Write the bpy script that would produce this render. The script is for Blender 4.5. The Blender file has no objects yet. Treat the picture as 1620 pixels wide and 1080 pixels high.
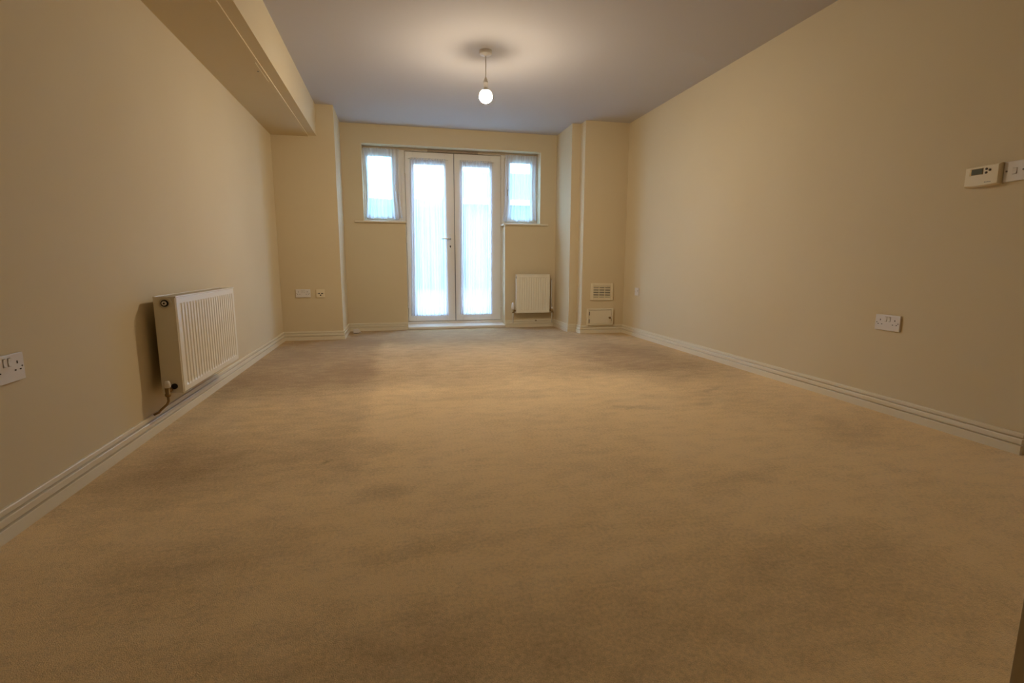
import bpy, bmesh, math, random
from mathutils import Vector, Matrix, noise

random.seed(7)
scene = bpy.context.scene
COL = scene.collection

# ------------------------------------------------------------------ camera
YAW, PITCH, ROLL, CAM_H, F_PX = 0.2256, -0.1536, 0.0035, 0.8267, 804.8163
fw = Vector((math.sin(YAW) * math.cos(PITCH), math.cos(YAW) * math.cos(PITCH), math.sin(PITCH)))
rt = Vector((math.cos(YAW), -math.sin(YAW), 0))
up = rt.cross(fw)
rt2 = rt * math.cos(ROLL) + up * math.sin(ROLL)
up2 = -rt * math.sin(ROLL) + up * math.cos(ROLL)
cam_d = bpy.data.cameras.new('camera')
cam_d.sensor_width = 36.0
cam_d.lens = F_PX * 36.0 / 1620.0
cam_d.clip_start = 0.02
cam = bpy.data.objects.new('camera', cam_d)
COL.objects.link(cam)
m = Matrix((rt2, up2, -fw)).transposed().to_4x4()
m.translation = (0, 0, CAM_H)
cam.matrix_world = m
scene.camera = cam

# ------------------------------------------------------------------ sky and exposure
SKY_COLOR, SKY_STRENGTH = (0.43, 0.62, 1.0), 15.0
BULB_COLOR, BULB_STRENGTH = (1.0, 0.85, 0.645), 760.0
world = bpy.data.worlds.new('overcast_sky')
scene.world = world
world.use_nodes = True
bg = world.node_tree.nodes['Background']
bg.inputs[0].default_value = (*SKY_COLOR, 1)
bg.inputs[1].default_value = SKY_STRENGTH
vs = scene.view_settings
vs.view_transform = 'Standard'
vs.look = 'None'
vs.exposure = 0.12
vs.gamma = 1.0
vs.use_curve_mapping = False

# ------------------------------------------------------------------ room measures (metres)
H = 2.4
XL, XR = -1.1647, 2.6643
YB, Yp, Xp = 6.3872, 5.7341, -0.5574
Yr, Xr1, Yr1, Xr2 = 5.6528, 2.0345, 5.8181, 2.1363
XB, ZB = -0.7312, 2.0919
D = YB + 0.165                      # front face of the door and window frames, deep in the reveal
K = D / (YB + 0.09)
def SX(x): return x * K              # frame measures were taken 75 mm nearer; carry them to the frame plane
def SH(z): return CAM_H + (z - CAM_H) * K
OX0, OX1, OZ1 = -0.331, 1.826, 2.188   # the wide upper opening
DX0, DX1, SZ = 0.147, 1.370, 1.290     # the door opening, height of the dwarf walls
NEAR = 0.30                         # room face of the wall the camera looks through
REAR = -5.0  # unseen hall lengthened so that less bounce light returns

# ------------------------------------------------------------------ materials
def srgb(r, g, b):
    def c(v):
        v /= 255.0
        return v / 12.92 if v <= 0.04045 else ((v + 0.055) / 1.055) ** 2.4
    return (c(r), c(g), c(b))

def mat(name, color, rough=0.6, metal=0.0, spec=0.5, bump=None, mottled=None, emit=None):
    """bump = (scale, strength, distance); mottled = (scale, darker colour, amount)"""
    mt = bpy.data.materials.new(name)
    mt.use_nodes = True
    nt = mt.node_tree
    b = nt.nodes['Principled BSDF']
    b.inputs['Base Color'].default_value = (*color, 1)
    b.inputs['Roughness'].default_value = rough
    b.inputs['Metallic'].default_value = metal
    b.inputs['Specular IOR Level'].default_value = spec
    tc = nt.nodes.new('ShaderNodeTexCoord')
    if bump:
        n = nt.nodes.new('ShaderNodeTexNoise')
        n.inputs['Scale'].default_value = bump[0]
        n.inputs['Detail'].default_value = 4
        bp = nt.nodes.new('ShaderNodeBump')
        bp.inputs['Strength'].default_value = bump[1]
        bp.inputs['Distance'].default_value = bump[2]
        nt.links.new(tc.outputs['Object'], n.inputs['Vector'])
        nt.links.new(n.outputs['Fac'], bp.inputs['Height'])
        nt.links.new(bp.outputs['Normal'], b.inputs['Normal'])
    if mottled:
        n = nt.nodes.new('ShaderNodeTexNoise')
        n.inputs['Scale'].default_value = mottled[0]
        n.inputs['Detail'].default_value = 6
        mp = nt.nodes.new('ShaderNodeMapRange')
        mp.inputs['From Min'].default_value = 0.35
        mp.inputs['From Max'].default_value = 0.75
        mp.inputs['To Max'].default_value = mottled[2]
        mx = nt.nodes.new('ShaderNodeMix')
        mx.data_type = 'RGBA'
        mx.inputs['A'].default_value = (*color, 1)
        mx.inputs['B'].default_value = (*mottled[1], 1)
        nt.links.new(tc.outputs['Object'], n.inputs['Vector'])
        nt.links.new(n.outputs['Fac'], mp.inputs['Value'])
        nt.links.new(mp.outputs['Result'], mx.inputs['Factor'])
        nt.links.new(mx.outputs['Result'], b.inputs['Base Color'])
    if emit:
        b.inputs['Emission Color'].default_value = (*emit[0], 1)
        b.inputs['Emission Strength'].default_value = emit[1]
    return mt

M = {}
M['wall'] = mat('cream_emulsion', (0.70, 0.585, 0.385), 0.75, spec=0.25, bump=(260, 0.12, 0.002), mottled=(1.6, (0.67, 0.555, 0.36), 0.6))
M['ceiling'] = mat('white_ceiling_paint', (0.57, 0.54, 0.53), 0.9, spec=0.15, bump=(200, 0.1, 0.002))
M['gloss'] = mat('off_white_gloss_paint', (0.79, 0.71, 0.54), 0.32, bump=(60, 0.05, 0.001))
M['frame'] = mat('white_painted_frame', (0.80, 0.76, 0.68), 0.38, bump=(40, 0.05, 0.001))
M['plastic'] = mat('white_socket_plastic', (0.76, 0.72, 0.68), 0.35)
M['cream_plastic'] = mat('cream_plastic', (0.80, 0.70, 0.50), 0.4)
M['radiator'] = mat('radiator_enamel', (0.82, 0.76, 0.62), 0.3)
M['black'] = mat('dark_void', (0.015, 0.013, 0.012), 0.8)
M['lcd'] = mat('grey_lcd', (0.10, 0.12, 0.10), 0.15)
M['rubber'] = mat('dark_grey_button', (0.07, 0.06, 0.05), 0.6)
M['brass'] = mat('tarnished_brass', (0.30, 0.21, 0.10), 0.4, metal=0.9)
M['chrome'] = mat('dull_chrome', (0.55, 0.53, 0.50), 0.25, metal=1.0)
M['steel'] = mat('dark_steel', (0.22, 0.20, 0.18), 0.45, metal=0.8)
M['print'] = mat('grey_print', (0.25, 0.22, 0.17), 0.6)
M['vent_head'] = mat('beige_vent_plastic', (0.42, 0.33, 0.22), 0.5)
M['vent_dark'] = mat('brown_vent_plastic', (0.27, 0.20, 0.13), 0.5)
M['cord'] = mat('white_flex', (0.62, 0.58, 0.52), 0.5)
M['bulb_body'] = mat('bulb_white_plastic', (0.85, 0.82, 0.76), 0.4)
M['bulb'] = mat('lit_bulb_diffuser', (0.9, 0.88, 0.84), 0.4, emit=(BULB_COLOR, BULB_STRENGTH))
M['bulb_shoulder'] = mat('lit_bulb_shoulder', (0.9, 0.88, 0.84), 0.4, emit=(BULB_COLOR, BULB_STRENGTH * 0.03))
M['paving'] = mat('pale_paving', (0.19, 0.215, 0.205), 0.9, mottled=(3, (0.13, 0.15, 0.145), 0.7))
M['hedge'] = mat('hedge_leaves', (0.16, 0.26, 0.20), 0.8, bump=(12, 0.8, 0.05), mottled=(6, (0.10, 0.18, 0.13), 0.8))
M['brick'] = mat('far_pale_brick', (0.22, 0.24, 0.24), 0.9, mottled=(4, (0.17, 0.19, 0.19), 0.7))
M['roof'] = mat('slate_roof_tiles', (0.16, 0.21, 0.23), 0.8, mottled=(5, (0.12, 0.16, 0.18), 0.7))
M['fascia'] = mat('white_fascia', (0.82, 0.82, 0.82), 0.5)
M['fence'] = mat('weathered_fence_timber', (0.30, 0.27, 0.24), 0.85, mottled=(5, (0.22, 0.20, 0.18), 0.7))

def glass_mat():
    mt = bpy.data.materials.new('window_glass')
    mt.use_nodes = True
    nt = mt.node_tree
    nt.nodes.remove(nt.nodes['Principled BSDF'])
    out = nt.nodes['Material Output']
    tr = nt.nodes.new('ShaderNodeBsdfTransparent')
    tr.inputs[0].default_value = (0.90, 0.97, 0.96, 1)
    gl = nt.nodes.new('ShaderNodeBsdfGlossy')
    gl.inputs['Roughness'].default_value = 0.02
    mx = nt.nodes.new('ShaderNodeMixShader')
    mx.inputs[0].default_value = 0.07
    nt.links.new(tr.outputs[0], mx.inputs[1])
    nt.links.new(gl.outputs[0], mx.inputs[2])
    nt.links.new(mx.outputs[0], out.inputs[0])
    return mt
M['glass'] = glass_mat()

def net_mat():
    """sheer net: open weave lets light straight through, the threads scatter it"""
    mt = bpy.data.materials.new('white_net_voile')
    mt.use_nodes = True
    nt = mt.node_tree
    nt.nodes.remove(nt.nodes['Principled BSDF'])
    out = nt.nodes['Material Output']
    tr = nt.nodes.new('ShaderNodeBsdfTransparent')
    df = nt.nodes.new('ShaderNodeBsdfDiffuse')
    df.inputs[0].default_value = (0.86, 0.87, 0.92, 1)
    tl = nt.nodes.new('ShaderNodeBsdfTranslucent')
    tl.inputs[0].default_value = (0.86, 0.88, 0.95, 1)
    m1 = nt.nodes.new('ShaderNodeMixShader')
    m1.inputs[0].default_value = 0.55
    m2 = nt.nodes.new('ShaderNodeMixShader')
    tc = nt.nodes.new('ShaderNodeTexCoord')
    mpn = nt.nodes.new('ShaderNodeMapping')
    mpn.inputs['Scale'].default_value = (1.0, 0.0, 0.03)
    ns = nt.nodes.new('ShaderNodeTexNoise')          # bunched and open bands of the gathered cloth
    ns.inputs['Scale'].default_value = 24
    ns.inputs['Detail'].default_value = 3
    mr = nt.nodes.new('ShaderNodeMapRange')
    mr.inputs['From Min'].default_value = 0.3
    mr.inputs['From Max'].default_value = 0.7
    mr.inputs['To Min'].default_value = 0.42
    mr.inputs['To Max'].default_value = 0.68
    nt.links.new(tc.outputs['Object'], mpn.inputs['Vector'])
    nt.links.new(mpn.outputs['Vector'], ns.inputs['Vector'])
    nt.links.new(ns.outputs['Fac'], mr.inputs['Value'])
    nt.links.new(mr.outputs['Result'], m2.inputs[0])
    nt.links.new(df.outputs[0], m1.inputs[1])
    nt.links.new(tl.outputs[0], m1.inputs[2])
    nt.links.new(tr.outputs[0], m2.inputs[1])
    nt.links.new(m1.outputs[0], m2.inputs[2])
    nt.links.new(m2.outputs[0], out.inputs[0])
    return mt
M['net'] = net_mat()

def carpet_mat():
    """beige twist-pile carpet; soiled tracks, furniture marks and broad darker areas are soft noisy ellipses and bands on the floor"""
    mt = bpy.data.materials.new('beige_carpet')
    mt.use_nodes = True
    nt = mt.node_tree
    b = nt.nodes['Principled BSDF']
    b.inputs['Roughness'].default_value = 0.95
    b.inputs['Specular IOR Level'].default_value = 0.1
    b.inputs['Sheen Weight'].default_value = 0.15
    geo = nt.nodes.new('ShaderNodeNewGeometry')
    wob = nt.nodes.new('ShaderNodeTexNoise')
    wob.inputs['Scale'].default_value = 5.0
    wob.inputs['Detail'].default_value = 7
    wob.inputs['Roughness'].default_value = 0.65
    nt.links.new(geo.outputs['Position'], wob.inputs['Vector'])
    sub = nt.nodes.new('ShaderNodeVectorMath'); sub.operation = 'SUBTRACT'
    sub.inputs[1].default_value = (0.5, 0.5, 0.5)
    nt.links.new(wob.outputs['Color'], sub.inputs[0])
    scl = nt.nodes.new('ShaderNodeVectorMath'); scl.operation = 'SCALE'
    scl.inputs['Scale'].default_value = 0.20
    nt.links.new(sub.outputs[0], scl.inputs[0])
    pos = nt.nodes.new('ShaderNodeVectorMath'); pos.operation = 'ADD'
    nt.links.new(geo.outputs['Position'], pos.inputs[0])
    nt.links.new(scl.outputs[0], pos.inputs[1])
    # (cx, cy, rx, ry, rotation, inner edge, outer edge, amount, square?)
    marks = [(-0.70, 3.75, 0.56, 1.95, 0.0, 0.80, 1.08, 0.30, 1),      # trodden strip along the left wall
             (0.75, 5.35, 2.3, 2.15, 0.0, 0.74, 1.06, 0.52, 1),         # greyer half of the room towards the doors
             (0.6, 6.0, 1.9, 1.0, 0.0, 0.45, 1.15, 0.30, 0), (0.53, 3.08, 0.70, 0.15, -0.03, 0.45, 1.15, 0.16, 1),
             (2.05, 3.9, 0.60, 1.7, 0.08, 0.3, 1.15, 0.26, 0), (1.85, 3.2, 0.45, 0.20, 0.35, 0.1, 1.2, 0.16, 0),
             (-0.06, 1.80, 0.13, 0.09, 0.3, 0.1, 1.25, 0.30, 0), (-0.10, 2.28, 0.10, 0.12, 0.2, 0.1, 1.25, 0.22, 0),
             (1.32, 2.62, 0.16, 0.05, -0.2, 0.1, 1.25, 0.26, 0), (2.05, 2.92, 0.14, 0.05, 0.4, 0.1, 1.2, 0.24, 0),
             (0.2, 1.40, 0.45, 0.07, 0.05, 0.1, 1.2, 0.18, 0), (2.3, 2.1, 0.45, 0.22, 0.5, 0.2, 1.2, 0.20, 0),
             (-0.30, 2.165, 0.035, 0.025, 0.0, 0.1, 1.2, 0.35, 0), (-0.85, 2.2, 0.30, 0.42, 0.0, 0.2, 1.2, 0.22, 0),
             (1.3, 1.62, 0.40, 0.09, 0.4, 0.1, 1.2, 0.16, 0), (1.15, 1.15, 0.50, 0.16, 0.0, 0.1, 1.2, 0.20, 0),
             (-0.55, 1.45, 0.35, 0.25, 0.3, 0.2, 1.2, 0.20, 0), (1.55, 2.85, 0.08, 0.05, 0.0, 0.1, 1.2, 0.20, 0),
             (1.78, 2.62, 0.12, 0.05, 0.5, 0.1, 1.2, 0.18, 0), (0.3, 0.95, 1.2, 0.25, 0.0, 0.3, 1.2, 0.25, 0)]  # last entry: wide band darkening the near end
    total = None
    for cx, cy, rx, ry, rot, inner, outer, amt, sq in marks:
        mp = nt.nodes.new('ShaderNodeMapping')
        mp.vector_type = 'TEXTURE'
        mp.inputs['Location'].default_value = (cx, cy, 0)
        mp.inputs['Rotation'].default_value = (0, 0, rot)
        mp.inputs['Scale'].default_value = (rx, ry, 1000)
        nt.links.new(pos.outputs[0], mp.inputs['Vector'])
        if sq:
            ab = nt.nodes.new('ShaderNodeVectorMath'); ab.operation = 'ABSOLUTE'
            nt.links.new(mp.outputs['Vector'], ab.inputs[0])
            sp = nt.nodes.new('ShaderNodeSeparateXYZ'); nt.links.new(ab.outputs[0], sp.inputs[0])
            ln = nt.nodes.new('ShaderNodeMath'); ln.operation = 'MAXIMUM'
            nt.links.new(sp.outputs[0], ln.inputs[0]); nt.links.new(sp.outputs[1], ln.inputs[1])
        else:
            ln = nt.nodes.new('ShaderNodeVectorMath'); ln.operation = 'LENGTH'
            nt.links.new(mp.outputs['Vector'], ln.inputs[0])
        mr = nt.nodes.new('ShaderNodeMapRange'); mr.interpolation_type = 'SMOOTHSTEP'
        mr.inputs['From Min'].default_value = outer
        mr.inputs['From Max'].default_value = inner
        mr.inputs['To Max'].default_value = amt
        nt.links.new(ln.outputs['Value'], mr.inputs['Value'])
        if total is None:
            total = mr.outputs['Result']
        else:
            ad = nt.nodes.new('ShaderNodeMath'); ad.operation = 'ADD'
            nt.links.new(total, ad.inputs[0]); nt.links.new(mr.outputs['Result'], ad.inputs[1])
            total = ad.outputs[0]
    def noise_add(scale, lo, hi, a, total, stretch=(1, 1, 1)):
        mp = nt.nodes.new('ShaderNodeMapping'); mp.inputs['Scale'].default_value = stretch
        nt.links.new(geo.outputs['Position'], mp.inputs['Vector'])
        n = nt.nodes.new('ShaderNodeTexNoise'); n.inputs['Scale'].default_value = scale
        n.inputs['Detail'].default_value = 6; n.inputs['Roughness'].default_value = 0.6
        nt.links.new(mp.outputs['Vector'], n.inputs['Vector'])
        mr = nt.nodes.new('ShaderNodeMapRange')
        mr.inputs['From Min'].default_value = lo; mr.inputs['From Max'].default_value = hi
        mr.inputs['To Min'].default_value = -a * 0.5; mr.inputs['To Max'].default_value = a
        nt.links.new(n.outputs['Fac'], mr.inputs['Value'])
        ad = nt.nodes.new('ShaderNodeMath'); ad.operation = 'ADD'
        nt.links.new(total, ad.inputs[0]); nt.links.new(mr.outputs['Result'], ad.inputs[1])
        return ad.outputs[0]
    total = noise_add(1.7, 0.42, 0.72, 0.14, total)
    total = noise_add(13.0, 0.40, 0.75, 0.16, total, (0.6, 1.2, 1))
    total = noise_add(90.0, 0.35, 0.70, 0.24, total)
    total = noise_add(420.0, 0.3, 0.7, 0.36, total)
    mx = nt.nodes.new('ShaderNodeMix'); mx.data_type = 'RGBA'; mx.clamp_factor = True
    mx.inputs['A'].default_value = (0.95, 0.69, 0.36, 1)
    mx.inputs['B'].default_value = (0.36, 0.235, 0.115, 1)
    nt.links.new(total, mx.inputs['Factor'])
    nt.links.new(mx.outputs['Result'], b.inputs['Base Color'])
    n = nt.nodes.new('ShaderNodeTexNoise'); n.inputs['Scale'].default_value = 330; n.inputs['Detail'].default_value = 3
    nt.links.new(geo.outputs['Position'], n.inputs['Vector'])
    bp = nt.nodes.new('ShaderNodeBump'); bp.inputs['Strength'].default_value = 0.4; bp.inputs['Distance'].default_value = 0.006
    nt.links.new(n.outputs['Fac'], bp.inputs['Height'])
    nt.links.new(bp.outputs['Normal'], b.inputs['Normal'])
    return mt
M['carpet'] = carpet_mat()

# ------------------------------------------------------------------ mesh helpers
class MB:
    def __init__(self):
        self.bm = bmesh.new()
    def box(self, x0, x1, y0, y1, z0, z1, bevel=0.0, seg=2):
        t = bmesh.new()
        vs_ = [t.verts.new((x, y, z)) for x in (x0, x1) for y in (y0, y1) for z in (z0, z1)]
        for f in ((0, 1, 3, 2), (4, 6, 7, 5), (0, 4, 5, 1), (2, 3, 7, 6), (0, 2, 6, 4), (1, 5, 7, 3)):
            t.faces.new([vs_[i] for i in f])
        bmesh.ops.recalc_face_normals(t, faces=t.faces)
        if bevel:
            bmesh.ops.bevel(t, geom=list(t.edges), offset=bevel, segments=seg, affect='EDGES', profile=0.6)
        return self.merge(t)
    def merge(self, t, mtx=None):
        mp = {}
        for v in t.verts:
            mp[v] = self.bm.verts.new(mtx @ v.co if mtx else v.co)
        for f in t.faces:
            try:
                nf = self.bm.faces.new([mp[v] for v in f.verts]); nf.smooth = f.smooth
            except ValueError:
                pass
        t.free()
        return self
    def lathe(self, prof, origin, axis='z', n=28, smooth=True, close=True):
        """prof: (radius, height) pairs along the axis"""
        t = bmesh.new()
        o = Vector(origin)
        def P(r, h, a):
            c, s = r * math.cos(a), r * math.sin(a)
            return o + (Vector((c, s, h)) if axis == 'z' else Vector((h, c, s)) if axis == 'x' else Vector((c, h, s)))
        rings = []
        for r, h in prof:
            if r < 1e-6:
                rings.append([t.verts.new(P(0, h, 0))])
            else:
                rings.append([t.verts.new(P(r, h, 2 * math.pi * k / n)) for k in range(n)])
        for A, B in zip(rings, rings[1:]):
            for k in range(n):
                k2 = (k + 1) % n
                if len(A) == 1 and len(B) == 1: continue
                if len(A) == 1: f = t.faces.new((A[0], B[k], B[k2]))
                elif len(B) == 1: f = t.faces.new((A[k], B[0], A[k2]))
                else: f = t.faces.new((A[k], B[k], B[k2], A[k2]))
                f.smooth = smooth
        if close:
            for R_ in (rings[0], rings[-1]):
                if len(R_) > 2: t.faces.new(R_)
        bmesh.ops.recalc_face_normals(t, faces=t.faces)
        return self.merge(t)
    def tube(self, pts, r, n=12):
        t = bmesh.new()
        pts = [Vector(p) for p in pts]
        rings = []
        for i, p in enumerate(pts):
            d = (pts[min(i + 1, len(pts) - 1)] - pts[max(i - 1, 0)]).normalized()
            a = d.orthogonal().normalized() if i == 0 else (rings_a - d * rings_a.dot(d)).normalized()
            rings_a = a
            b_ = d.cross(a)
            rings.append([t.verts.new(p + r * (a * math.cos(2 * math.pi * k / n) + b_ * math.sin(2 * math.pi * k / n))) for k in range(n)])
        for A, B in zip(rings, rings[1:]):
            for k in range(n):
                f = t.faces.new((A[k], B[k], B[(k + 1) % n], A[(k + 1) % n])); f.smooth = True
        t.faces.new(rings[0]); t.faces.new(rings[-1])
        bmesh.ops.recalc_face_normals(t, faces=t.faces)
        return self.merge(t)
    def prism(self, poly, axis, a0, a1):
        """poly: 2-D points; extruded along axis from a0 to a1"""
        t = bmesh.new()
        def P(p, a):
            return {'x': (a, p[0], p[1]), 'y': (p[0], a, p[1]), 'z': (p[0], p[1], a)}[axis]
        A = [t.verts.new(P(p, a0)) for p in poly]
        B = [t.verts.new(P(p, a1)) for p in poly]
        n = len(poly)
        for k in range(n):
            t.faces.new((A[k], A[(k + 1) % n], B[(k + 1) % n], B[k]))
        t.faces.new(A); t.faces.new(B)
        bmesh.ops.recalc_face_normals(t, faces=t.faces)
        return self.merge(t)
    def build(self, name, material, parent=None, base=None):
        """base: world origin of the object (mesh is shifted so that the object sits there)"""
        me = bpy.data.meshes.new(name)
        if base is not None:
            bmesh.ops.translate(self.bm, verts=self.bm.verts, vec=-Vector(base))
        self.bm.to_mesh(me); self.bm.free()
        me.materials.append(M[material] if isinstance(material, str) else material)
        o = bpy.data.objects.new(name, me)
        COL.objects.link(o)
        if base is not None: o.location = base
        if parent: o.parent = parent
        return o

def tag(o, label, cat, group=None, kind=None):
    o['label'] = label
    o['category'] = cat
    if group: o['group'] = group
    if kind: o['kind'] = kind
    return o

def thing(name, label, cat, loc=(0, 0, 0), rotz=0.0, group=None, kind=None):
    o = bpy.data.objects.new(name, None)
    o.empty_display_size = 0.05
    COL.objects.link(o)
    o.location = loc
    o.rotation_euler = (0, 0, rotz)
    return tag(o, label, cat, group, kind)

def one(name, mb, material, label, cat, kind='structure'):
    return tag(mb.build(name, material), label, cat, kind=kind)

# ------------------------------------------------------------------ the shell
one('floor', MB().box(XL - 0.1, XR + 0.25, REAR, YB + 0.31, -0.12, 0.0), 'carpet', 'worn beige carpet covering the whole room floor', 'floor')
one('ceiling', MB().box(XL - 0.1, XR + 0.25, REAR, YB + 0.31, H, H + 0.12), 'ceiling', 'plain white painted ceiling around the lamp', 'ceiling')
one('wall_left', MB().box(XL - 0.1, XL, REAR, Yp, 0, H), 'wall', 'long cream wall behind the large radiator', 'wall')
RD0, RD1, RDZ = 0.74, 1.556, 2.03           # doorway at the near end of the right wall
one('wall_right', MB().box(XR, XR + 0.12, RD1, Yr, 0, H).box(XR, XR + 0.12, REAR, RD0, 0, H).box(XR, XR + 0.12, RD0, RD1, RDZ, H),
    'wall', 'long cream wall that carries the thermostat', 'wall')
one('wall_far', MB().box(Xp, OX0, YB, YB + 0.3, 0, H).box(OX1, Xr1, YB, YB + 0.3, 0, H).box(OX0, OX1, YB, YB + 0.3, OZ1, H)
    .box(OX0, DX0, YB, YB + 0.3, 0, SZ).box(DX1, OX1, YB, YB + 0.3, 0, SZ), 'wall', 'cream far wall around the french doors and side windows', 'wall')
one('wall_far_left', MB().box(XL - 0.1, Xp, Yp, YB + 0.3, 0, H), 'wall', 'cream pier left of the french doors with two outlets', 'wall')
one('wall_far_right', MB().box(Xr2, XR + 0.12, Yr, YB + 0.3, 0, H), 'wall', 'cream pier right of the doors with vent grille', 'wall')
one('wall_far_right_step', MB().box(Xr1, Xr2, Yr1, YB + 0.3, 0, H), 'wall', 'narrow cream step between small radiator recess and vent pier', 'wall')
JX0, JX1, JZ = XL + 0.06, 0.537, 2.18        # opening the camera stands in, widened out of view to cut bounce light
one('wall_near', MB().box(XL, JX0, NEAR - 0.12, NEAR, 0, H).box(JX1, XR, NEAR - 0.12, NEAR, 0, H).box(JX0, JX1, NEAR - 0.12, NEAR, JZ, H),
    'wall', 'cream near wall, doorway widened out of view to dim the near end', 'wall')
one('wall_hall', MB().box(XL - 0.1, XR + 0.12, REAR - 0.1, REAR, 0, H), 'wall', 'cream unseen wall of a hallway lengthened to dim the near end', 'wall')

# boxed-in bulkhead under the ceiling, left
bulk = one('trim_1', MB().box(XL, XB, NEAR, Yp, ZB, H), 'wall', 'cream boxed-in bulkhead running along the left ceiling edge', 'bulkhead')
LINE = -0.806
MB().box(XL, LINE, NEAR, Yp, ZB - 0.009, ZB).build('soffit_board', 'wall', bulk)
for y0, y1, dx in ((2.76, 2.98, 0.030), (3.75, 4.12, 0.018), (5.35, 5.60, 0.012)):
    MB().box(LINE - dx - 0.004, LINE - dx, y0, y1, ZB - 0.0125, ZB - 0.009).build('loose_joint_tape', 'wall', bulk)
for y, dx in ((2.90, 0.062), (3.92, 0.040)):
    MB().lathe([(0.006, 0), (0.006, 0.002), (0, 0.003)], (LINE - dx, y, ZB - 0.0115), n=10).build('screw_head', 'steel', bulk)

# skirting boards, swept round the room with mitred corners (room is on the right of the path)
prof = [(0, 0.095), (0.008, 0.095), (0.0105, 0.092), (0.0110, 0.0775), (0.003, 0.0775), (0.003, 0.0715), (0.0135, 0.0705), (0.0150, 0.067),
        (0.0150, 0.0475), (0.006, 0.0475), (0.006, 0.0415), (0.0170, 0.0405), (0.018, 0.037), (0.018, 0.0), (0, 0)]
path = [(XL, NEAR), (XL, Yp), (Xp, Yp), (Xp, YB), (DX0 - 0.004, YB)]
path2 = [(DX1 + 0.004, YB), (Xr1, YB), (Xr1, Yr1), (Xr2, Yr1), (Xr2, Yr), (XR, Yr), (XR, 1.578)]
def sweep(path, i0, i1):
    t = bmesh.new()
    dirs = [(Vector(b) - Vector(a)).normalized() for a, b in zip(path, path[1:])]
    rings = []
    for i in range(i0, i1 + 1):
        p = Vector(path[i])
        ns = [Vector((d.y, -d.x)) for d in dirs[max(i - 1, 0):i + 1]]
        if len(ns) == 2:
            b_ = (ns[0] + ns[1]); off = b_ / (1 + ns[0].dot(ns[1]))
        else:
            off = ns[0]
        rings.append([t.verts.new((p.x + off.x * a, p.y + off.y * a, z)) for a, z in prof])
    n = len(prof)
    for A, B in zip(rings, rings[1:]):
        for k in range(n):
            t.faces.new((A[k], A[(k + 1) % n], B[(k + 1) % n], B[k]))
    t.faces.new(rings[0]); t.faces.new(rings[-1])
    bmesh.ops.recalc_face_normals(t, faces=t.faces)
    return MB().merge(t)
one('baseboard_left', sweep(path, 0, 1), 'gloss', 'white moulded skirting board along the left wall', 'skirting')
one('baseboard_far_left', sweep(path, 1, 3), 'gloss', 'white skirting board wrapping the left pier', 'skirting')
one('baseboard_far', sweep(path, 3, 4), 'gloss', 'white skirting board left of the french doors', 'skirting')
one('baseboard_far_right', sweep(path2, 0, 1), 'gloss', 'white skirting board under the small radiator', 'skirting')
one('baseboard_pier', sweep(path2, 1, 5), 'gloss', 'white skirting board below the vent and meter hatch', 'skirting')
one('baseboard_right', sweep(path2, 5, 6), 'gloss', 'long white moulded skirting board along the right wall', 'skirting')

# ------------------------------------------------------------------ door frame, french doors, side windows
FR = D + 0.07                      # back of frame
fr = thing('trim_2', 'white frame and threshold around the french doors', 'door frame', (0.745, D, 0), kind='structure')
def P(mb, name, m_, parent):       # world-built part under a placed parent
    o = mb.build(name, m_)
    o.parent = parent
    o.matrix_parent_inverse = Matrix.Translation(parent.location).inverted()
    return o
LX0, LXM, LX1, LZ0, LZ1 = SX(0.160), SX(0.745), SX(1.332), SH(0.095), SH(2.137)
P(MB().box(OX0, OX1, D - 0.004, FR, LZ1 + 0.006, OZ1), 'head', 'frame', fr)
P(MB().box(DX0 - 0.03, LX0 - 0.004, D, FR, 0, LZ1 + 0.006), 'jamb', 'frame', fr)
P(MB().box(LX1 + 0.004, DX1, D, FR, 0, LZ1 + 0.006), 'jamb', 'frame', fr)
P(MB().box(LX0 - 0.004, LX1 + 0.004, D, FR, 0, LZ0 - 0.006), 'bottom_rail', 'frame', fr)
P(MB().prism([(D, 0), (YB - 0.012, 0), (YB - 0.016, 0.006), (YB - 0.016, 0.030), (YB - 0.008, 0.038), (D, 0.052)], 'x', DX0 + 0.002, DX1 - 0.002), 'threshold', 'frame', fr)
tv = P(MB().box(SX(0.430), SX(1.045), D - 0.034, D - 0.004, SH(2.143), SH(2.166), 0.003), 'trickle_vent', 'vent_dark', fr)
tv['label'] = 'beige slim trickle vent'
P(MB().box(OX0 + 0.001, OX1 - 0.001, D - 0.026, D - 0.004, SH(2.148), OZ1 - 0.006, 0.002), 'curtain_track', 'vent_head', fr)['label'] = 'beige curtain track'
# rebates behind the leaves, so that no daylight passes the joints
P(MB().box(LX0 - 0.006, LX0 + 0.020, D + 0.053, FR, 0.02, LZ1 + 0.006), 'rebate', 'frame', fr)
P(MB().box(LX1 - 0.020, LX1 + 0.006, D + 0.053, FR, 0.02, LZ1 + 0.006), 'rebate', 'frame', fr)
P(MB().box(LX0, LX1, D + 0.053, FR, LZ1 - 0.018, LZ1 + 0.008), 'rebate', 'frame', fr)
P(MB().box(LX0, LX1, D + 0.053, FR, 0.02, LZ0 + 0.018), 'rebate', 'frame', fr)

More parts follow.
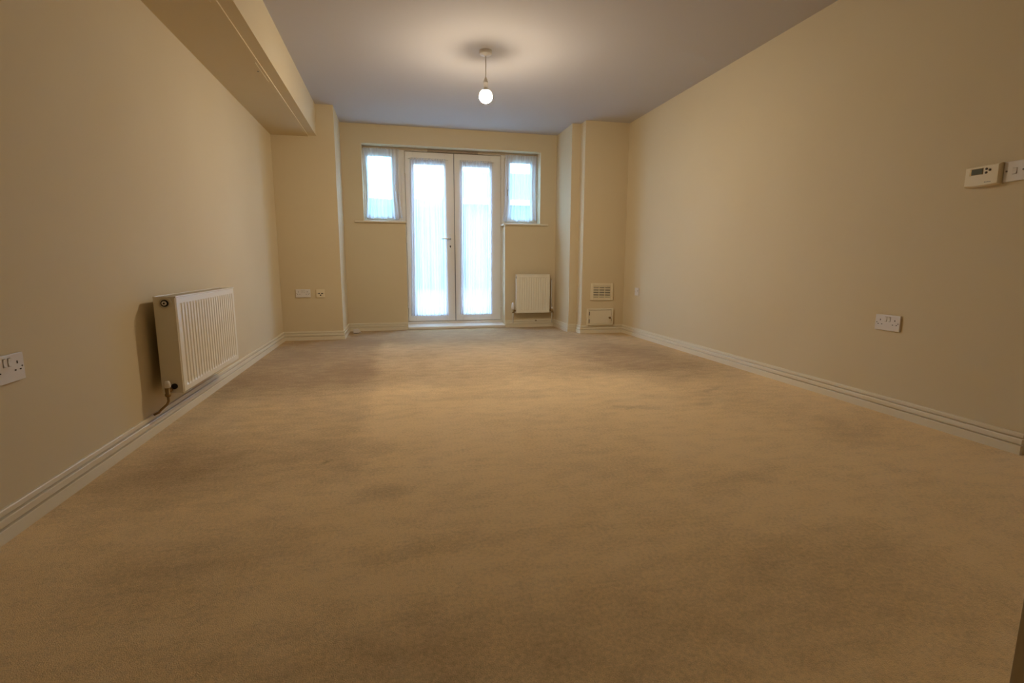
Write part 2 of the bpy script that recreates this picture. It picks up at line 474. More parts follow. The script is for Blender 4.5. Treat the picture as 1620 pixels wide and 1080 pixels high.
def framed(parent, x0, x1, z0, z1, gx0, gx1, gz0, gz1, y0, y1, nm=('stile', 'rail')):
    bv = 0.004
    P(MB().box(x0, gx0, y0, y1, z0, z1, bv), nm[0], 'frame', parent)
    P(MB().box(gx1, x1, y0, y1, z0, z1, bv), nm[0], 'frame', parent)
    P(MB().box(gx0, gx1, y0, y1, gz1, z1, bv), nm[1], 'frame', parent)
    P(MB().box(gx0, gx1, y0, y1, z0, gz0, bv), nm[1], 'frame', parent)
    b = MB()                        # glazing bead, bevelled ring
    w = 0.014
    ym = y0 + 0.010
    for pa, pb, pc, pd in (((gx0, gz0), (gx1, gz0), (gx1 - w, gz0 + w), (gx0 + w, gz0 + w)), ((gx1, gz0), (gx1, gz1), (gx1 - w, gz1 - w), (gx1 - w, gz0 + w)),
                           ((gx1, gz1), (gx0, gz1), (gx0 + w, gz1 - w), (gx1 - w, gz1 - w)), ((gx0, gz1), (gx0, gz0), (gx0 + w, gz0 + w), (gx0 + w, gz1 - w))):
        vs_ = [b.bm.verts.new(v) for v in ((pa[0], ym, pa[1]), (pb[0], ym, pb[1]), (pc[0], ym + 0.012, pc[1]), (pd[0], ym + 0.012, pd[1]))]
        wk = [b.bm.verts.new(v) for v in ((pa[0], y1 - 0.006, pa[1]), (pb[0], y1 - 0.006, pb[1]), (pc[0], y1 - 0.006, pc[1]), (pd[0], y1 - 0.006, pd[1]))]
        b.bm.faces.new(vs_); b.bm.faces.new(wk[::-1]); b.bm.faces.new((vs_[2], vs_[3], wk[3], wk[2]))
    bmesh.ops.recalc_face_normals(b.bm, faces=b.bm.faces)
    P(b, 'glazing_bead', 'frame', parent)
    P(MB().box(gx0 + 0.006, gx1 - 0.006, y1 - 0.024, y1 - 0.018, gz0 + 0.006, gz1 - 0.006), 'pane', 'glass', parent)

def hinge(parent, x, z, side):
    hg = P(MB().lathe([(0.007, -0.045), (0.007, -0.016), (0.0055, -0.0155), (0.0055, -0.0145), (0.007, -0.014), (0.007, 0.045), (0.004, 0.050), (0, 0.051)], (x, D - 0.007, z), n=14), 'hinge', 'frame', parent)
    mb = MB().box(x - 0.032 if side < 0 else x + 0.004, x - 0.004 if side < 0 else x + 0.032, D - 0.006, D - 0.001, z - 0.04, z + 0.04, 0.0015)
    mb.box(x - 0.016 if side > 0 else x + 0.004, x - 0.004 if side > 0 else x + 0.016, D - 0.006, D - 0.001, z - 0.04, z + 0.04, 0.0015)
    o = mb.build('hinge_leaf', 'frame'); o.parent = hg
    o.matrix_parent_inverse = Matrix.Translation(parent.location).inverted()

d1 = thing('door_1', 'left leaf of the french doors with steel lever handle', 'door', (LX0, D, LZ0), kind='structure')
framed(d1, LX0, LXM - 0.0015, LZ0, LZ1, SX(0.255), SX(0.642), SH(0.183), SH(2.012), D - 0.002, D + 0.052)
d2 = thing('door_2', 'right leaf of the french doors without a lever', 'door', (LX1, D, LZ0), kind='structure')
framed(d2, LXM + 0.0085, LX1, LZ0, LZ1, SX(0.845), SX(1.205), SH(0.183), SH(2.007), D - 0.002, D + 0.052)
P(MB().box(LXM + 0.0005, LXM + 0.007, D + 0.004, D + 0.05, LZ0, LZ1), 'rebate_seal', 'steel', d2)['label'] = 'dark seal between the leaves'
for z in (SH(0.30), SH(1.10), SH(1.915)):
    hinge(d1, LX0 - 0.003, z, 1)
    hinge(d2, LX1 + 0.003, z, -1)
hx, hz = SX(0.690), SH(1.118)
hd = P(MB().box(hx - 0.014, hx + 0.014, D - 0.010, D - 0.002, hz - 0.135, hz + 0.055, 0.004), 'handle_plate', 'frame', d1)
lv = MB().lathe([(0.011, -0.006), (0.010, -0.040), (0.009, -0.046)], (hx, D - 0.002, hz), axis='y', n=16)
lv.tube([(hx + 0.004, D - 0.044, hz), (hx - 0.03, D - 0.046, hz + 0.001), (hx - 0.075, D - 0.046, hz - 0.001), (hx - 0.108, D - 0.042, hz - 0.004)], 0.0085, 12)
P(lv, 'lever', 'chrome', d1)['label'] = 'dull steel lever'
ky = MB().lathe([(0.009, -0.009), (0.009, -0.0125), (0, -0.013)], (hx, D, hz - 0.092), axis='y', n=16).box(hx - 0.004, hx + 0.004, D - 0.0135, D - 0.008, hz - 0.112, hz - 0.092, 0.001)
P(ky, 'keyhole', 'black', d1)
for nm_, par, xa, xb, z in (('a', d1, SX(0.198), SX(0.676), SH(2.052)), ('b', d2, SX(0.795), SX(1.243), SH(2.050))):
    rod = P(MB().tube([(xa, D - 0.022, z), (xb, D - 0.022, z)], 0.0045, 10), 'curtain_rod', 'frame', par)
    for x in (xa, xb):
        k = MB().box(x - 0.007, x + 0.007, D - 0.028, D - 0.001, z - 0.009, z + 0.009, 0.002).build('rod_bracket', 'frame')
        k.parent = rod; k.matrix_parent_inverse = Matrix.Translation(par.location).inverted()

WZ0, WZ1 = 1.312, LZ1 + 0.0058
w1 = thing('window_1', 'small side window left of the french doors', 'window', (-0.09, D, WZ0), kind='structure')
framed(w1, OX0 + 0.0005, DX0 - 0.0302, WZ0, WZ1, OX0 + 0.034, SX(0.075), WZ0 + 0.03, WZ1 - 0.03, D + 0.006, FR, ('frame_post', 'frame_rail'))
framed(w1, OX0 + 0.037, SX(0.072), WZ0 + 0.033, WZ1 - 0.033, SX(-0.283), SX(0.014), SH(1.372), SH(2.083), D - 0.004, D + 0.045, ('sash_stile', 'sash_rail'))
w2 = thing('window_2', 'small side window right of the french doors', 'window', (1.60, D, WZ0), kind='structure')
framed(w2, DX1 + 0.0002, OX1 - 0.0005, WZ0, WZ1, 1.398, OX1 - 0.034, WZ0 + 0.03, WZ1 - 0.03, D + 0.006, FR, ('frame_post', 'frame_rail'))
framed(w2, 1.401, OX1 - 0.037, WZ0 + 0.033, WZ1 - 0.033, SX(1.447), SX(1.738), SH(1.372), SH(2.078), D - 0.004, D + 0.045, ('sash_stile', 'sash_rail'))
def espag(parent, x, z, s, m_):
    mb = MB().box(x - 0.010, x + 0.010, D - 0.012, D - 0.004, z - 0.032, z + 0.032, 0.003)
    mb.lathe([(0.009, -0.01), (0.008, -0.03)], (x, D, z + 0.012), axis='y', n=12)
    mb.tube([(x, D - 0.030, z + 0.016), (x, D - 0.032, z - 0.02), (x + s * 0.006, D - 0.030, z - 0.062)], 0.0065, 10)
    P(mb, 'handle', m_, parent)
espag(w1, SX(0.042), SH(1.725), 1, 'frame')
espag(w2, SX(1.421), SH(1.715), -1, 'chrome')
def sill(parent, x0, x1):
    mb = MB().prism([(D + 0.004, SZ), (YB - 0.026, SZ), (YB - 0.034, SZ + 0.005), (YB - 0.036, SZ + 0.011), (YB - 0.034, SZ + 0.018), (YB - 0.028, SZ + 0.022), (D + 0.004, SZ + 0.022)], 'x', x0, x1)
    P(mb, 'sill_board', 'gloss', parent)
sill(w1, OX0, DX0 + 0.010)
P(MB().box(OX0 - 0.105, OX0, YB - 0.034, YB, SZ, SZ + 0.022, 0.004), 'sill_horn', 'gloss', w1)
sill(w2, DX1 - 0.022, OX1)
P(MB().box(OX1, OX1 + 0.098, YB - 0.034, YB, SZ, SZ + 0.022, 0.004), 'sill_horn', 'gloss', w2)

# door in the right wall, just outside the view
d3 = thing('door_3', 'white flush door in the near end of the right wall', 'door', (XR + 0.06, (RD0 + RD1) / 2, 0), kind='structure')
P(MB().box(XR + 0.05, XR + 0.09, RD0 + 0.025, RD1 - 0.025, 0.006, RDZ - 0.025, 0.002), 'door_leaf', 'frame', d3)
P(MB().box(XR + 0.004, XR + 0.116, RD0, RD0 + 0.022, 0, RDZ), 'lining', 'frame', d3)
P(MB().box(XR + 0.004, XR + 0.116, RD1 - 0.022, RD1, 0, RDZ), 'lining', 'frame', d3)
P(MB().box(XR + 0.004, XR + 0.116, RD0 + 0.022, RD1 - 0.022, RDZ - 0.022, RDZ), 'lining', 'frame', d3)

# ------------------------------------------------------------------ net curtains
def net_curtain(label, xt0, xt1, xb0, xb1, zt, zb, y, folds, seed, head=0.02, waist=0.0, scallop=0.0):
    rnd = random.Random(seed)
    nx, nz = folds * 10, 40
    ph = [rnd.uniform(0, 6.28) for _ in range(6)]
    t = bmesh.new()
    rows = []
    for j in range(nz + 1):
        v = j / nz
        z = zt + (zb - zt) * v
        row = []
        for i in range(nx + 1):
            u = i / nx
            us = u + 0.012 * math.sin(9 * u + ph[0] + v) + 0.006 * math.sin(23 * u + ph[1])
            a = xt0 + (xt1 - xt0) * us
            b_ = xb0 + (xb1 - xb0) * us
            x = a + (b_ - a) * v - waist * math.sin(math.pi * v) * (u - 0.5)
            gather = 1 - v
            amp = 0.0055 + 0.006 * v
            yy = amp * math.sin(2 * math.pi * folds * u + ph[2] + 0.6 * math.sin(3 * v + ph[3])) + 0.003 * math.sin(2 * math.pi * folds * 0.37 * u + ph[4])
            yy += 0.002 * math.sin(2 * math.pi * folds * 3.1 * u) * gather
            zz = z + (scallop * abs(math.sin(math.pi * 3 * u + ph[5])) * (v ** 8) if scallop else 0) + 0.004 * math.sin(2 * math.pi * folds * u) * (v ** 12)
            if v < 0.03:
                zz = z + 0.004 * math.sin(2 * math.pi * folds * 2 * u)
            row.append(t.verts.new((x, y - yy, zz)))
        rows.append(row)
    for A, B in zip(rows, rows[1:]):
        for i in range(nx):
            f = t.faces.new((A[i], A[i + 1], B[i + 1], B[i])); f.smooth = True
    bx, by = (xt0 + xt1) / 2, y
    o = thing('net_curtain', label, 'curtain', (bx, by, zb), group='white net curtains at the french doors and side windows')
    P(MB().merge(t), 'net_cloth', 'net', o)
    hem = bmesh.new()
    # doubled hem along the lower edge and the gathered heading at the top
    def band(j0, j1, off):
        R_ = []
        for j in range(j0, j1 + 1):
            v = j / nz
            R_.append([hem.verts.new((r.x, r.y - off, r.z)) for r in [co[j][i] for i in range(nx + 1)]])
        for A, B in zip(R_, R_[1:]):
            for i in range(nx):
                f = hem.faces.new((A[i], A[i + 1], B[i + 1], B[i])); f.smooth = True
    me = o.children[0].data
    co = [[me.vertices[j * (nx + 1) + i].co for i in range(nx + 1)] for j in range(nz + 1)]
    band(nz - 2 if zt - zb > 1 else nz - 3, nz, 0.0012)
    P(MB().merge(hem), 'hem', 'net', o)
    hem = bmesh.new()
    band(0, 1, 0.0012)
    P(MB().merge(hem), 'heading', 'net', o)
    return o
net_curtain('white net curtain on the french door leaf with the lever handle', SX(0.215), SX(0.645), SX(0.190), SX(0.655), SH(2.062), SH(0.165), D - 0.022, 13, 3)
net_curtain('white net curtain on the french door leaf without a handle', SX(0.815), SX(1.228), SX(0.800), SX(1.222), SH(2.060), SH(0.172), D - 0.022, 13, 8)
net_curtain('short net curtain at the side window left of the french doors', -0.318, SX(0.098), -0.315, SX(0.122), SH(2.150), SH(1.335), D - 0.030, 9, 21, waist=0.05, scallop=0.02)
net_curtain('short net curtain at the side window nearest the small radiator', SX(1.392), SX(1.795), SX(1.366), SX(1.792), SH(2.150), SH(1.335), D - 0.030, 9, 33, waist=0.03, scallop=0.03)

# ------------------------------------------------------------------ pendant lamp
bx, by, bz = 0.720, 4.060, 2.080
lamp = thing('pendant_lamp', 'bare lit globe bulb hanging on a white flex from the ceiling', 'lamp', (bx, by, H))
P(MB().lathe([(0, 0), (0.047, 0), (0.048, -0.004), (0.046, -0.022), (0.043, -0.026), (0.016, -0.028), (0.012, -0.034), (0, -0.035)], (bx, by, H), n=40), 'ceiling_rose', 'plastic', lamp)
P(MB().tube([(bx, by, H - 0.033), (bx + 0.001, by, 2.30), (bx, by, 2.208)], 0.0032, 10), 'flex', 'cord', lamp)
P(MB().lathe([(0, 2.212), (0.006, 2.212), (0.009, 2.205), (0.0155, 2.188), (0.0165, 2.180), (0.0185, 2.179), (0.0185, 2.172), (0.0165, 2.171), (0.0165, 2.140), (0.014, 2.138), (0, 2.138)], (bx, by, 0), n=28), 'lamp_holder', 'plastic', lamp)
RB = 0.050
CUT = math.radians(-4)            # the diffuser reaches this far above the bulb's equator
body = [(0, 2.140), (0.0135, 2.140), (0.0140, 2.130)]
for k in range(1, 7):
    a = math.radians(72) + (CUT - math.radians(72)) * k / 6
    body.append((RB * math.cos(a), bz + RB * math.sin(a)))
P(MB().lathe(body[:5], (bx, by, 0), n=36, close=False), 'bulb_base', 'bulb_body', lamp)
P(MB().lathe(body[4:], (bx, by, 0), n=36, close=False), 'bulb_shoulder', 'bulb_shoulder', lamp)['label'] = 'dimmer upper part of the globe'
dome = [(RB * math.cos(a), bz + RB * math.sin(a)) for a in [CUT + (-math.pi / 2 - CUT) * k / 16 for k in range(17)]]
dome[-1] = (0, bz - RB)
P(MB().lathe(dome, (bx, by, 0), n=36, close=False), 'bulb', 'bulb', lamp)['label'] = 'glowing round bulb'

# ------------------------------------------------------------------ radiators
def panel_mesh(L, Hh, y_front, nfl, mx, mz, depth, thick):
    """pressed steel panel, front at y_front facing -y, vertical flutes with rounded ends"""
    t = bmesh.new()
    pitch = (L - 2 * mx) / nfl
    xs, hs = [0.0, 0.006, mx - 0.004], [0, 0, 0]
    for k in range(nfl):
        x0 = mx + k * pitch
        for f, h in ((0.12, 0.0), (0.26, 0.9), (0.5, 1.0), (0.74, 0.9), (0.88, 0.0)):
            xs.append(x0 + f * pitch); hs.append(h)
    xs += [L - mx + 0.004, L - 0.006, L]; hs += [0, 0, 0]
    zs = [0.0, 0.006, mz - 0.006, mz + 0.004, mz + 0.014, Hh - mz - 0.014, Hh - mz - 0.004, Hh - mz + 0.006, Hh - 0.006, Hh]
    ws = [0, 0, 0, 0.75, 1, 1, 0.75, 0, 0, 0]
    grid = []
    for z, w in zip(zs, ws):
        row = []
        for x, h in zip(xs, hs):
            y = y_front + depth * h * w
            if z in (0.0, Hh) or x in (0.0, L): y += 0.004
            row.append(t.verts.new((x, y, z)))
        grid.append(row)
    for A, B in zip(grid, grid[1:]):
        for i in range(len(A) - 1):
            f = t.faces.new((A[i], A[i + 1], B[i + 1], B[i]))
    back = [t.verts.new((x, y_front + thick, z)) for x, z in ((0, 0), (L, 0), (L, Hh), (0, Hh))]
    t.faces.new((back[3], back[2], back[1], back[0]))
    n = len(xs)
    t.faces.new([grid[0][i] for i in range(n)][::-1] + [back[0], back[1]])
    t.faces.new([grid[-1][i] for i in range(n)] + [back[2], back[3]])
    t.faces.new([r[0] for r in grid] + [back[3], back[0]])
    t.faces.new([r[-1] for r in grid][::-1] + [back[1], back[2]])
    bmesh.ops.recalc_face_normals(t, faces=t.faces)
    return MB().merge(t)

def radiator(label, loc, rotz, L, Hh, depth, gap, nfl, double):
    """local frame: x along the radiator, front faces -y, wall plane at y = 0, z = 0 at the bottom edge"""
    r = thing('radiator', label, 'radiator', loc, rotz, group='white panel radiators')
    yf, yb = -(gap + depth), -gap
    pt = 0.016
    panel_mesh(L, Hh - 0.006, yf, nfl, 0.034, 0.036, 0.0042, pt).build('front_panel', 'radiator', r)
    if double:
        MB().box(0.002, L - 0.002, yb - pt, yb, 0, Hh - 0.006, 0.004).build('back_panel', 'radiator', r)
    fins = MB()
    k = int(L / 0.05)
    for i in range(k):
        x = 0.03 + (L - 0.06) * i / (k - 1)
        fins.box(x - 0.001, x + 0.001, yf + pt, yb - (pt if double else 0.002), 0.05, Hh - 0.05)
    fins.build('convector_fins', 'radiator', r)['kind'] = 'stuff'
    for x0 in (-0.003, L - 0.002):
        MB().box(x0, x0 + 0.005, yf + 0.004, yb, 0.002, Hh - 0.006, 0.0015).build('side_panel', 'radiator', r)
    g = MB()
    g.box(-0.003, L + 0.003, yf - 0.001, yf + 0.010, Hh - 0.008, Hh, 0.002).box(-0.003, L + 0.003, yb - 0.010, yb + 0.001, Hh - 0.008, Hh, 0.002)
    n = int(L / 0.024)
    for i in range(n + 1):
        x = L * i / n
        g.box(x - 0.004, x + 0.004, yf + 0.009, yb - 0.009, Hh - 0.006, Hh - 0.002)
    g.build('top_grille', 'radiator', r)
    for x in (L * 0.2, L * 0.8):
        MB().box(x - 0.02, x + 0.02, yb, 0, 0.06, Hh - 0.06).build('wall_bracket', 'steel', r)
    return r, yf, yb

def valve(r, x, y, z, s, cap_h, cap_r, pipe_to, pm='cord'):
    """angle valve beside the end of the radiator; s = -1 left end, +1 right end"""
    vb = MB().lathe([(0.010, -0.028), (0.013, -0.022), (0.013, -0.014), (0.010, -0.012), (0.011, 0.016), (0.009, 0.018)], (x, y, z), n=16)
    vb.lathe([(0.0085, 0), (0.0085, -s * 0.018), (0.012, -s * 0.019), (0.012, -s * 0.034), (0.008, -s * 0.035)], (x, y, z), axis='x', n=16)
    v = vb.build('valve', 'brass', r)
    MB().lathe([(cap_r * 0.85, 0.016), (cap_r, 0.022), (cap_r * 0.95, cap_h * 0.7), (cap_r * 0.75, cap_h * 0.93), (cap_r * 0.4, cap_h), (0, cap_h)], (x, y, z), n=20).build('valve_cap', 'plastic', v)
    if pipe_to is None:               # turns back into the wall above the skirting
        MB().tube([(x, y, z - 0.02), (x, y, z - 0.050), (x, y + 0.008, z - 0.066), (x, y + 0.036, z - 0.092), (x, y + 0.046, z - 0.104), (x, -0.014, z - 0.114)], 0.0055, 10).build('pipe', pm, v)
    else:
        MB().tube([(x, y, z - 0.02), (x, y, pipe_to)], 0.0055, 10).build('pipe', pm, v)

ZR = 0.188
r1, yf, yb = radiator('large deep panel radiator on the left wall', (XL, 2.735, ZR), math.pi / 2, 0.910, 0.475, 0.096, 0.044, 22, True)
# air-vent plug in the near end and its surround
pl = MB().lathe([(0.030, 0.0), (0.030, -0.006), (0.022, -0.007), (0.022, -0.004)], (-0.003, (yf + yb) / 2 - 0.002, 0.442), axis='x', n=24)
pl.build('plug_collar', 'radiator', r1)
k = MB().lathe([(0.0165, 0), (0.0165, -0.0085), (0.0145, -0.009), (0, -0.009)], (-0.003, (yf + yb) / 2 - 0.002, 0.442), axis='x', n=24).build('plug_ring', 'black', r1)
k = MB().lathe([(0.0105, 0), (0.0105, -0.012), (0.004, -0.013), (0.004, -0.012), (0, -0.012)], (-0.003, (yf + yb) / 2 - 0.002, 0.442), axis='x', n=20).build('air_vent_plug', 'plastic', r1)
MB().lathe([(0.004, 0), (0.004, -0.0135), (0, -0.0135)], (-0.003, (yf + yb) / 2 - 0.002, 0.442), axis='x', n=12).build('bleed_slot', 'black', r1)
MB().lathe([(0.014, 0), (0.014, -0.004), (0, -0.004)], (-0.003, yf + 0.040, 0.036), axis='x', n=18).build('pipe_port', 'black', r1)
valve(r1, -0.040, yf + 0.058, 0.022, -1, 0.050, 0.0155, None, 'brass')
r2, yf2, yb2 = radiator('small panel radiator under the right side window', (1.502, YB, 0.190), 0.0, 0.436, 0.495, 0.060, 0.040, 12, False)
valve(r2, -0.040, yf2 + 0.030, 0.030, -1, 0.105, 0.019, -0.13)
valve(r2, 0.436 + 0.042, yf2 + 0.030, 0.030, 1, 0.045, 0.012, -0.13)
MB().box(-0.006, -0.002, yf2 + 0.006, yf2 + 0.018, 0.44, 0.465).build('air_vent_plug', 'black', r2)
MB().tube([(0.436 + 0.052, -0.016, 0.42), (0.436 + 0.050, -0.016, 0.05)], 0.006, 10).build('riser_pipe', 'frame', r2)
MB().lathe([(0.008, 0), (0.008, -0.02), (0, -0.022)], (0.275, -0.018, -0.105), axis='y', n=12).build('drain_cock', 'brass', r2)

# ------------------------------------------------------------------ wall plates, local frame: plate in x-z, facing -y, wall at y = 0
FACE = {'left': math.pi / 2, 'right': -math.pi / 2, 'far': 0.0}
def screw(x, z, y, r, rad=0.003):
    MB().lathe([(rad, 0), (rad, -0.0008), (0, -0.0012)], (x, y, z), axis='y', n=12).build('screw', 'steel', r)
def double_socket(label, loc, face):
    s = thing('double_socket', label, 'socket', loc, FACE[face], group='white double power sockets')
    MB().box(-0.073, 0.073, -0.0095, 0, -0.043, 0.043, 0.0025).build('face_plate', 'plastic', s)
    for sx in (-1, 1):
        sw = MB().prism([(-0.0093, 0.008), (-0.0125, 0.008), (-0.0108, 0.020), (-0.0128, 0.032), (-0.0093, 0.032)], 'x', sx * 0.010 - 0.0055, sx * 0.010 + 0.0055)
        sw.build('rocker', 'plastic', s)
        MB().box(sx * 0.010 - 0.0063, sx * 0.010 + 0.0063, -0.0098, -0.009, 0.0065, 0.0335).build('rocker_gap', 'print', s)
        cx = sx * 0.043
        MB().box(cx - 0.0022, cx + 0.0022, -0.0100, -0.009, 0.0105, 0.0195).build('earth_slot', 'black', s)
        for dx in (-0.011, 0.011):
            MB().box(cx + dx - 0.0035, cx + dx + 0.0035, -0.0100, -0.009, -0.0105, -0.0065).build('pin_slot', 'black', s)
        screw(sx * 0.0625, 0.0, -0.0095, s)
    return s
double_socket('white double socket on the left wall, nearer than the large radiator', (XL, 1.819, 0.501), 'left')
double_socket('white double socket on the right wall below the thermostat', (XR, 2.268, 0.504), 'right')
double_socket('white double socket on the pier left of the french doors', (-0.945, Yp, 0.500), 'far')

tvs = thing('tv_outlet', 'square cream outlet plate with three dark holes on the left pier', 'outlet', (-0.772, Yp, 0.497), FACE['far'])
MB().box(-0.043, 0.043, -0.009, 0, -0.043, 0.043, 0.0025).build('face_plate', 'cream_plastic', tvs)
for x, z in ((-0.014, 0.000), (0.016, 0.000), (0.001, -0.018)):
    MB().lathe([(0.0075, 0), (0.0075, -0.0015), (0.006, -0.002), (0, -0.001)], (x, -0.0088, z), axis='y', n=18).build('coax_hole', 'black', tvs)
for x in (-0.0315, 0.0315):
    screw(x, 0.0, -0.009, tvs)

bl = thing('spur_plate', 'small square white wall plate beside the vent pier', 'plate', (XR, 5.300, 0.509), FACE['right'])
MB().box(-0.043, 0.043, -0.009, 0, -0.043, 0.043, 0.0025).build('face_plate', 'plastic', bl)
MB().box(-0.016, 0.016, -0.0115, -0.008, -0.014, 0.014, 0.001).build('fuse_carrier', 'plastic', bl)
MB().box(0.020, 0.026, -0.0098, -0.008, 0.004, 0.018).build('indicator', 'print', bl)
for x in (-0.0315, 0.0315):
    screw(x, 0.0, -0.009, bl)

ls = thing('light_switch', 'square white light switch right beside the thermostat', 'switch', (XR, 1.762, 1.231), FACE['right'])
MB().box(-0.043, 0.043, -0.009, 0, -0.043, 0.043, 0.0025).build('face_plate', 'plastic', ls)
MB().box(-0.0085, 0.0085, -0.0095, -0.0085, -0.0135, 0.0135).build('rocker_gap', 'print', ls)
MB().prism([(-0.0088, -0.012), (-0.0135, -0.012), (-0.0105, 0.0), (-0.0120, 0.012), (-0.0088, 0.012)], 'x', -0.0075, 0.0075).build('rocker', 'plastic', ls)
for x in (-0.0315, 0.0315):
    screw(x, 0.002, -0.009, ls, 0.004)

th = thing('thermostat', 'cream digital thermostat with dark screen on the right wall', 'thermostat', (XR, 1.880, 1.229), FACE['right'])
# casing: gently bowed front and curved lower edge
t = bmesh.new()
n = 14
rows = []
for ins, y in ((0.0, 0.0), (0.0, -0.016), (0.0015, -0.024), (0.006, -0.029)):
    ring = []
    w, h = 0.073 - ins, 0.046 - ins
    for i in range(n + 1):
        u = -1 + 2 * i / n
        ring.append((w * u, -h - 0.0035 * (1 - u * u)))
    for i in range(n + 1):
        u = 1 - 2 * i / n
        ring.append((w * u, h))
    rows.append([t.verts.new((a, y, c)) for a, c in ring])
for A, B in zip(rows, rows[1:]):
    for k in range(len(A)):
        t.faces.new((A[k], A[(k + 1) % len(A)], B[(k + 1) % len(B)], B[k]))
t.faces.new(rows[0]); t.faces.new(rows[-1])
bmesh.ops.recalc_face_normals(t, faces=t.faces)
MB().merge(t).build('casing', 'cream_plastic', th)
MB().box(-0.050, 0.006, -0.0305, -0.028, 0.004, 0.033, 0.001).build('screen_bezel', 'brass', th)['label'] = 'thin brown screen surround'
MB().box(-0.042, 0.004, -0.0312, -0.029, 0.006, 0.031).build('screen', 'lcd', th)
for x, z in ((0.019, 0.026), (0.019, 0.010), (0.033, 0.020)):
    MB().lathe([(0.0052, 0), (0.0052, -0.002), (0.003, -0.003), (0, -0.003)], (x, -0.0288, z), axis='y', n=16).build('button', 'rubber', th)
lg = MB()                             # small maker's lettering, too blurred in the photograph to read
for k in range(9):
    lg.box(0.016 + k * 0.0030, 0.0182 + k * 0.0030, -0.0293, -0.0285, -0.0335, -0.0335 + (0.0042 if k in (0, 4) else 0.0030))
lg.build('printed_mark', 'print', th)

vt = thing('vent_grille', 'cream louvred air vent above the meter hatch', 'vent', (2.383, Yr, 0.491), FACE['far'])
w, h, ow, oh = 0.142, 0.100, 0.107, 0.068
fm = MB()
fm.box(-w, -ow, -0.014, 0, -h, h, 0.003).box(ow, w, -0.014, 0, -h, h, 0.003).box(-ow, ow, -0.014, 0, oh, h, 0.003).box(-ow, ow, -0.014, 0, -h, -oh, 0.003)
fm.build('frame', 'cream_plastic', vt)
MB().box(-ow, ow, -0.002, 0, -oh, oh).build('backing', 'black', vt)
for k in range(7):
    z = -oh + 2 * oh * (k + 0.5) / 7
    MB().prism([(-0.012, z - 0.0055), (-0.013, z - 0.0045), (-0.004, z + 0.0075), (-0.003, z + 0.0065)], 'x', -ow, ow).build('louvre', 'cream_plastic', vt)
for x in (-0.036, 0.036):
    MB().box(x - 0.003, x + 0.003, -0.0125, -0.003, -oh, oh).build('mullion', 'cream_plastic', vt)

hb = thing('meter_hatch', 'small white hatch with brass knob low on the right pier', 'hatch', (2.366, Yr, 0.196), FACE['far'])
w, h = 0.163, 0.0985
fm = MB()
fm.box(-w, -w + 0.020, -0.030, 0, -h, h, 0.003).box(w - 0.020, w, -0.030, 0, -h, h, 0.003).box(-w + 0.020, w - 0.020, -0.030, 0, h - 0.016, h, 0.003).box(-w + 0.020, w - 0.020, -0.030, 0, -h, -h + 0.016, 0.003)
fm.build('frame', 'gloss', hb)
MB().box(-w + 0.020, w - 0.020, -0.010, 0, -h + 0.016, h - 0.016).build('recess', 'black', hb)
dr = MB().box(-w + 0.023, w - 0.023, -0.028, -0.011, -h + 0.018, h - 0.020, 0.002).build('door', 'gloss', hb)
for z in (0.042, -0.048):
    MB().box(-w + 0.017, -w + 0.026, -0.033, -0.027, z - 0.022, z + 0.022, 0.001).build('hinge', 'steel', hb)
kb = MB().lathe([(0.011, -0.028), (0.011, -0.031), (0.006, -0.033), (0.006, -0.040), (0.012, -0.045), (0.013, -0.050), (0.009, -0.055), (0, -0.056)], (w - 0.048, 0, -0.012), axis='y', n=20).build('knob', 'brass', dr)

# small white junction box lying on the carpet by the left pier
jb = thing('junction_box', 'small white plastic junction box lying on the carpet', 'box', (-0.455, 6.190, 0.0), 0.12)
MB().box(-0.036, 0.030, -0.024, 0.024, 0.006, 0.050, 0.003).build('body', 'plastic', jb)
MB().box(-0.030, 0.026, -0.021, 0.021, 0.0, 0.007).build('shade_base', 'black', jb)  # black slab painting the shade under the box
MB().prism([(0.000, 0.053), (0.010, 0.053), (0.052, 0.008), (0.046, 0.003), (0.030, 0.020)], 'y', -0.028, 0.022).build('hinged_lid', 'plastic', jb)

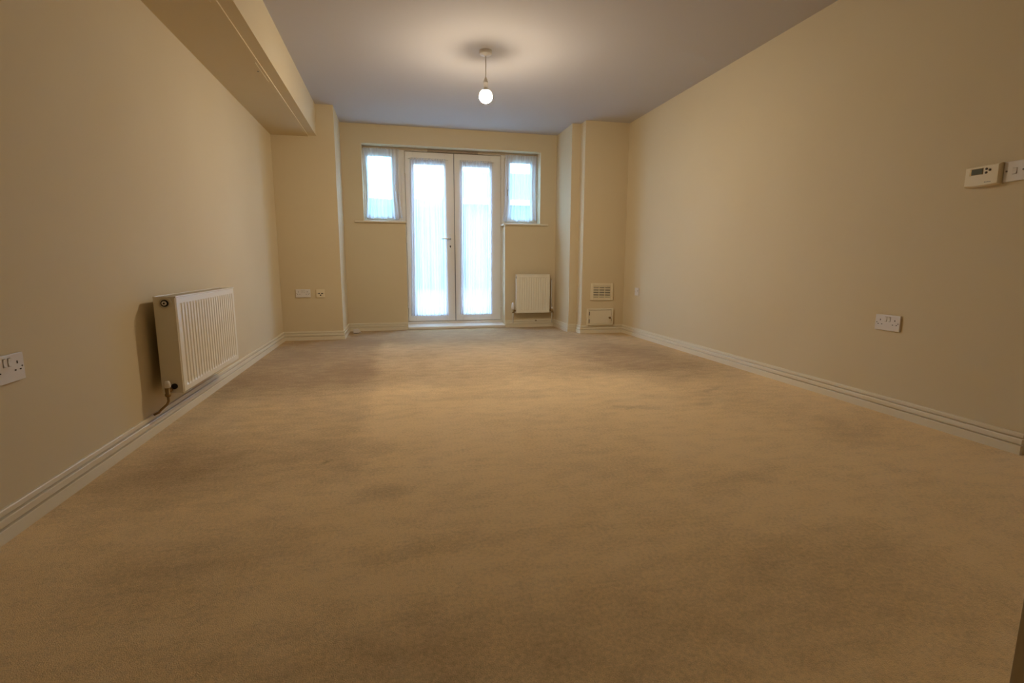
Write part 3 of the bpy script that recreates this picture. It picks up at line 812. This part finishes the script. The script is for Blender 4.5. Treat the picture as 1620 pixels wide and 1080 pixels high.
# ------------------------------------------------------------------ outside, seen through the nets
one('ground', MB().box(-25, 30, YB + 0.31, 45, -0.25, -0.10), 'paving', 'pale paved yard outside the french doors', 'paving')
def hedge():
    t = bmesh.new()
    bmesh.ops.create_grid(t, x_segments=120, y_segments=1, size=1)
    t.free()
    t = bmesh.new()
    nx, L0, L1 = 90, -9.0, 2.1
    prof_ = [(18.0, -0.1), (17.9, 0.8), (17.95, 1.8), (18.0, 2.7), (18.2, 2.93), (18.7, 2.97), (19.2, 2.9), (19.4, 2.4), (19.4, -0.1)]
    dense = []
    for (a, b_), (c, d_) in zip(prof_, prof_[1:]):
        for k in range(5):
            dense.append((a + (c - a) * k / 5, b_ + (d_ - b_) * k / 5))
    dense.append(prof_[-1])
    rows = []
    for i in range(nx + 1):
        x = L0 + (L1 - L0) * i / nx
        row = []
        for y, z in dense:
            v = Vector((x, y, z)); dn = noise.noise_vector(v * 2.3) * 0.07 + noise.noise_vector(v * 6.1) * 0.04
            if z < 0: dn.z = 0
            row.append(t.verts.new(v + dn))
        rows.append(row)
    for A, B in zip(rows, rows[1:]):
        for k in range(len(A) - 1):
            t.faces.new((A[k], A[k + 1], B[k + 1], B[k]))
    t.faces.new(rows[0]); t.faces.new(rows[-1])
    bmesh.ops.recalc_face_normals(t, faces=t.faces)
    return MB().merge(t)
tag(hedge().build('hedge', 'hedge', base=(-3.4, 18.7, -0.1)), 'clipped hedge across the yard, seen through the left nets', 'hedge')

ho = thing('bungalow', 'low slate-roofed building across the yard behind the nets', 'building', (8.0, 20.0, -0.1))
hx0, hx1 = 2.25, 14.0
P(MB().box(hx0 + 0.25, hx1 - 0.25, 18.3, 25.6, -0.1, 2.85), 'wall', 'brick', ho)
P(MB().prism([(17.95, 2.98), (22.0, 4.60), (26.0, 2.98), (26.0, 2.86), (22.0, 4.48), (17.95, 2.86)], 'x', hx0, hx1), 'roof', 'roof', ho)
P(MB().prism([(18.3, 2.85), (22.0, 4.45), (25.6, 2.85)], 'x', hx0 + 0.25, hx0 + 0.5), 'gable', 'brick', ho)
P(MB().box(hx0, hx1, 17.90, 17.95, 2.82, 3.0), 'fascia', 'fascia', ho)
for xw in (3.3, 5.6, 8.2):
    f = P(MB().box(xw, xw + 1.2, 18.26, 18.31, 1.0, 2.2), 'window', 'fascia', ho)
    g = MB().box(xw + 0.08, xw + 0.56, 18.245, 18.262, 1.08, 2.12).box(xw + 0.64, xw + 1.12, 18.245, 18.262, 1.08, 2.12).build('pane', 'lcd')
    g.parent = f; g.matrix_parent_inverse = Matrix.Translation(ho.location).inverted()
P(MB().tube([(4.9, 18.24, 2.85), (4.9, 18.24, -0.1)], 0.04, 8), 'downpipe', 'fascia', ho)
P(MB().box(7.0, 7.9, 18.25, 18.31, -0.1, 2.0), 'door', 'fence', ho)
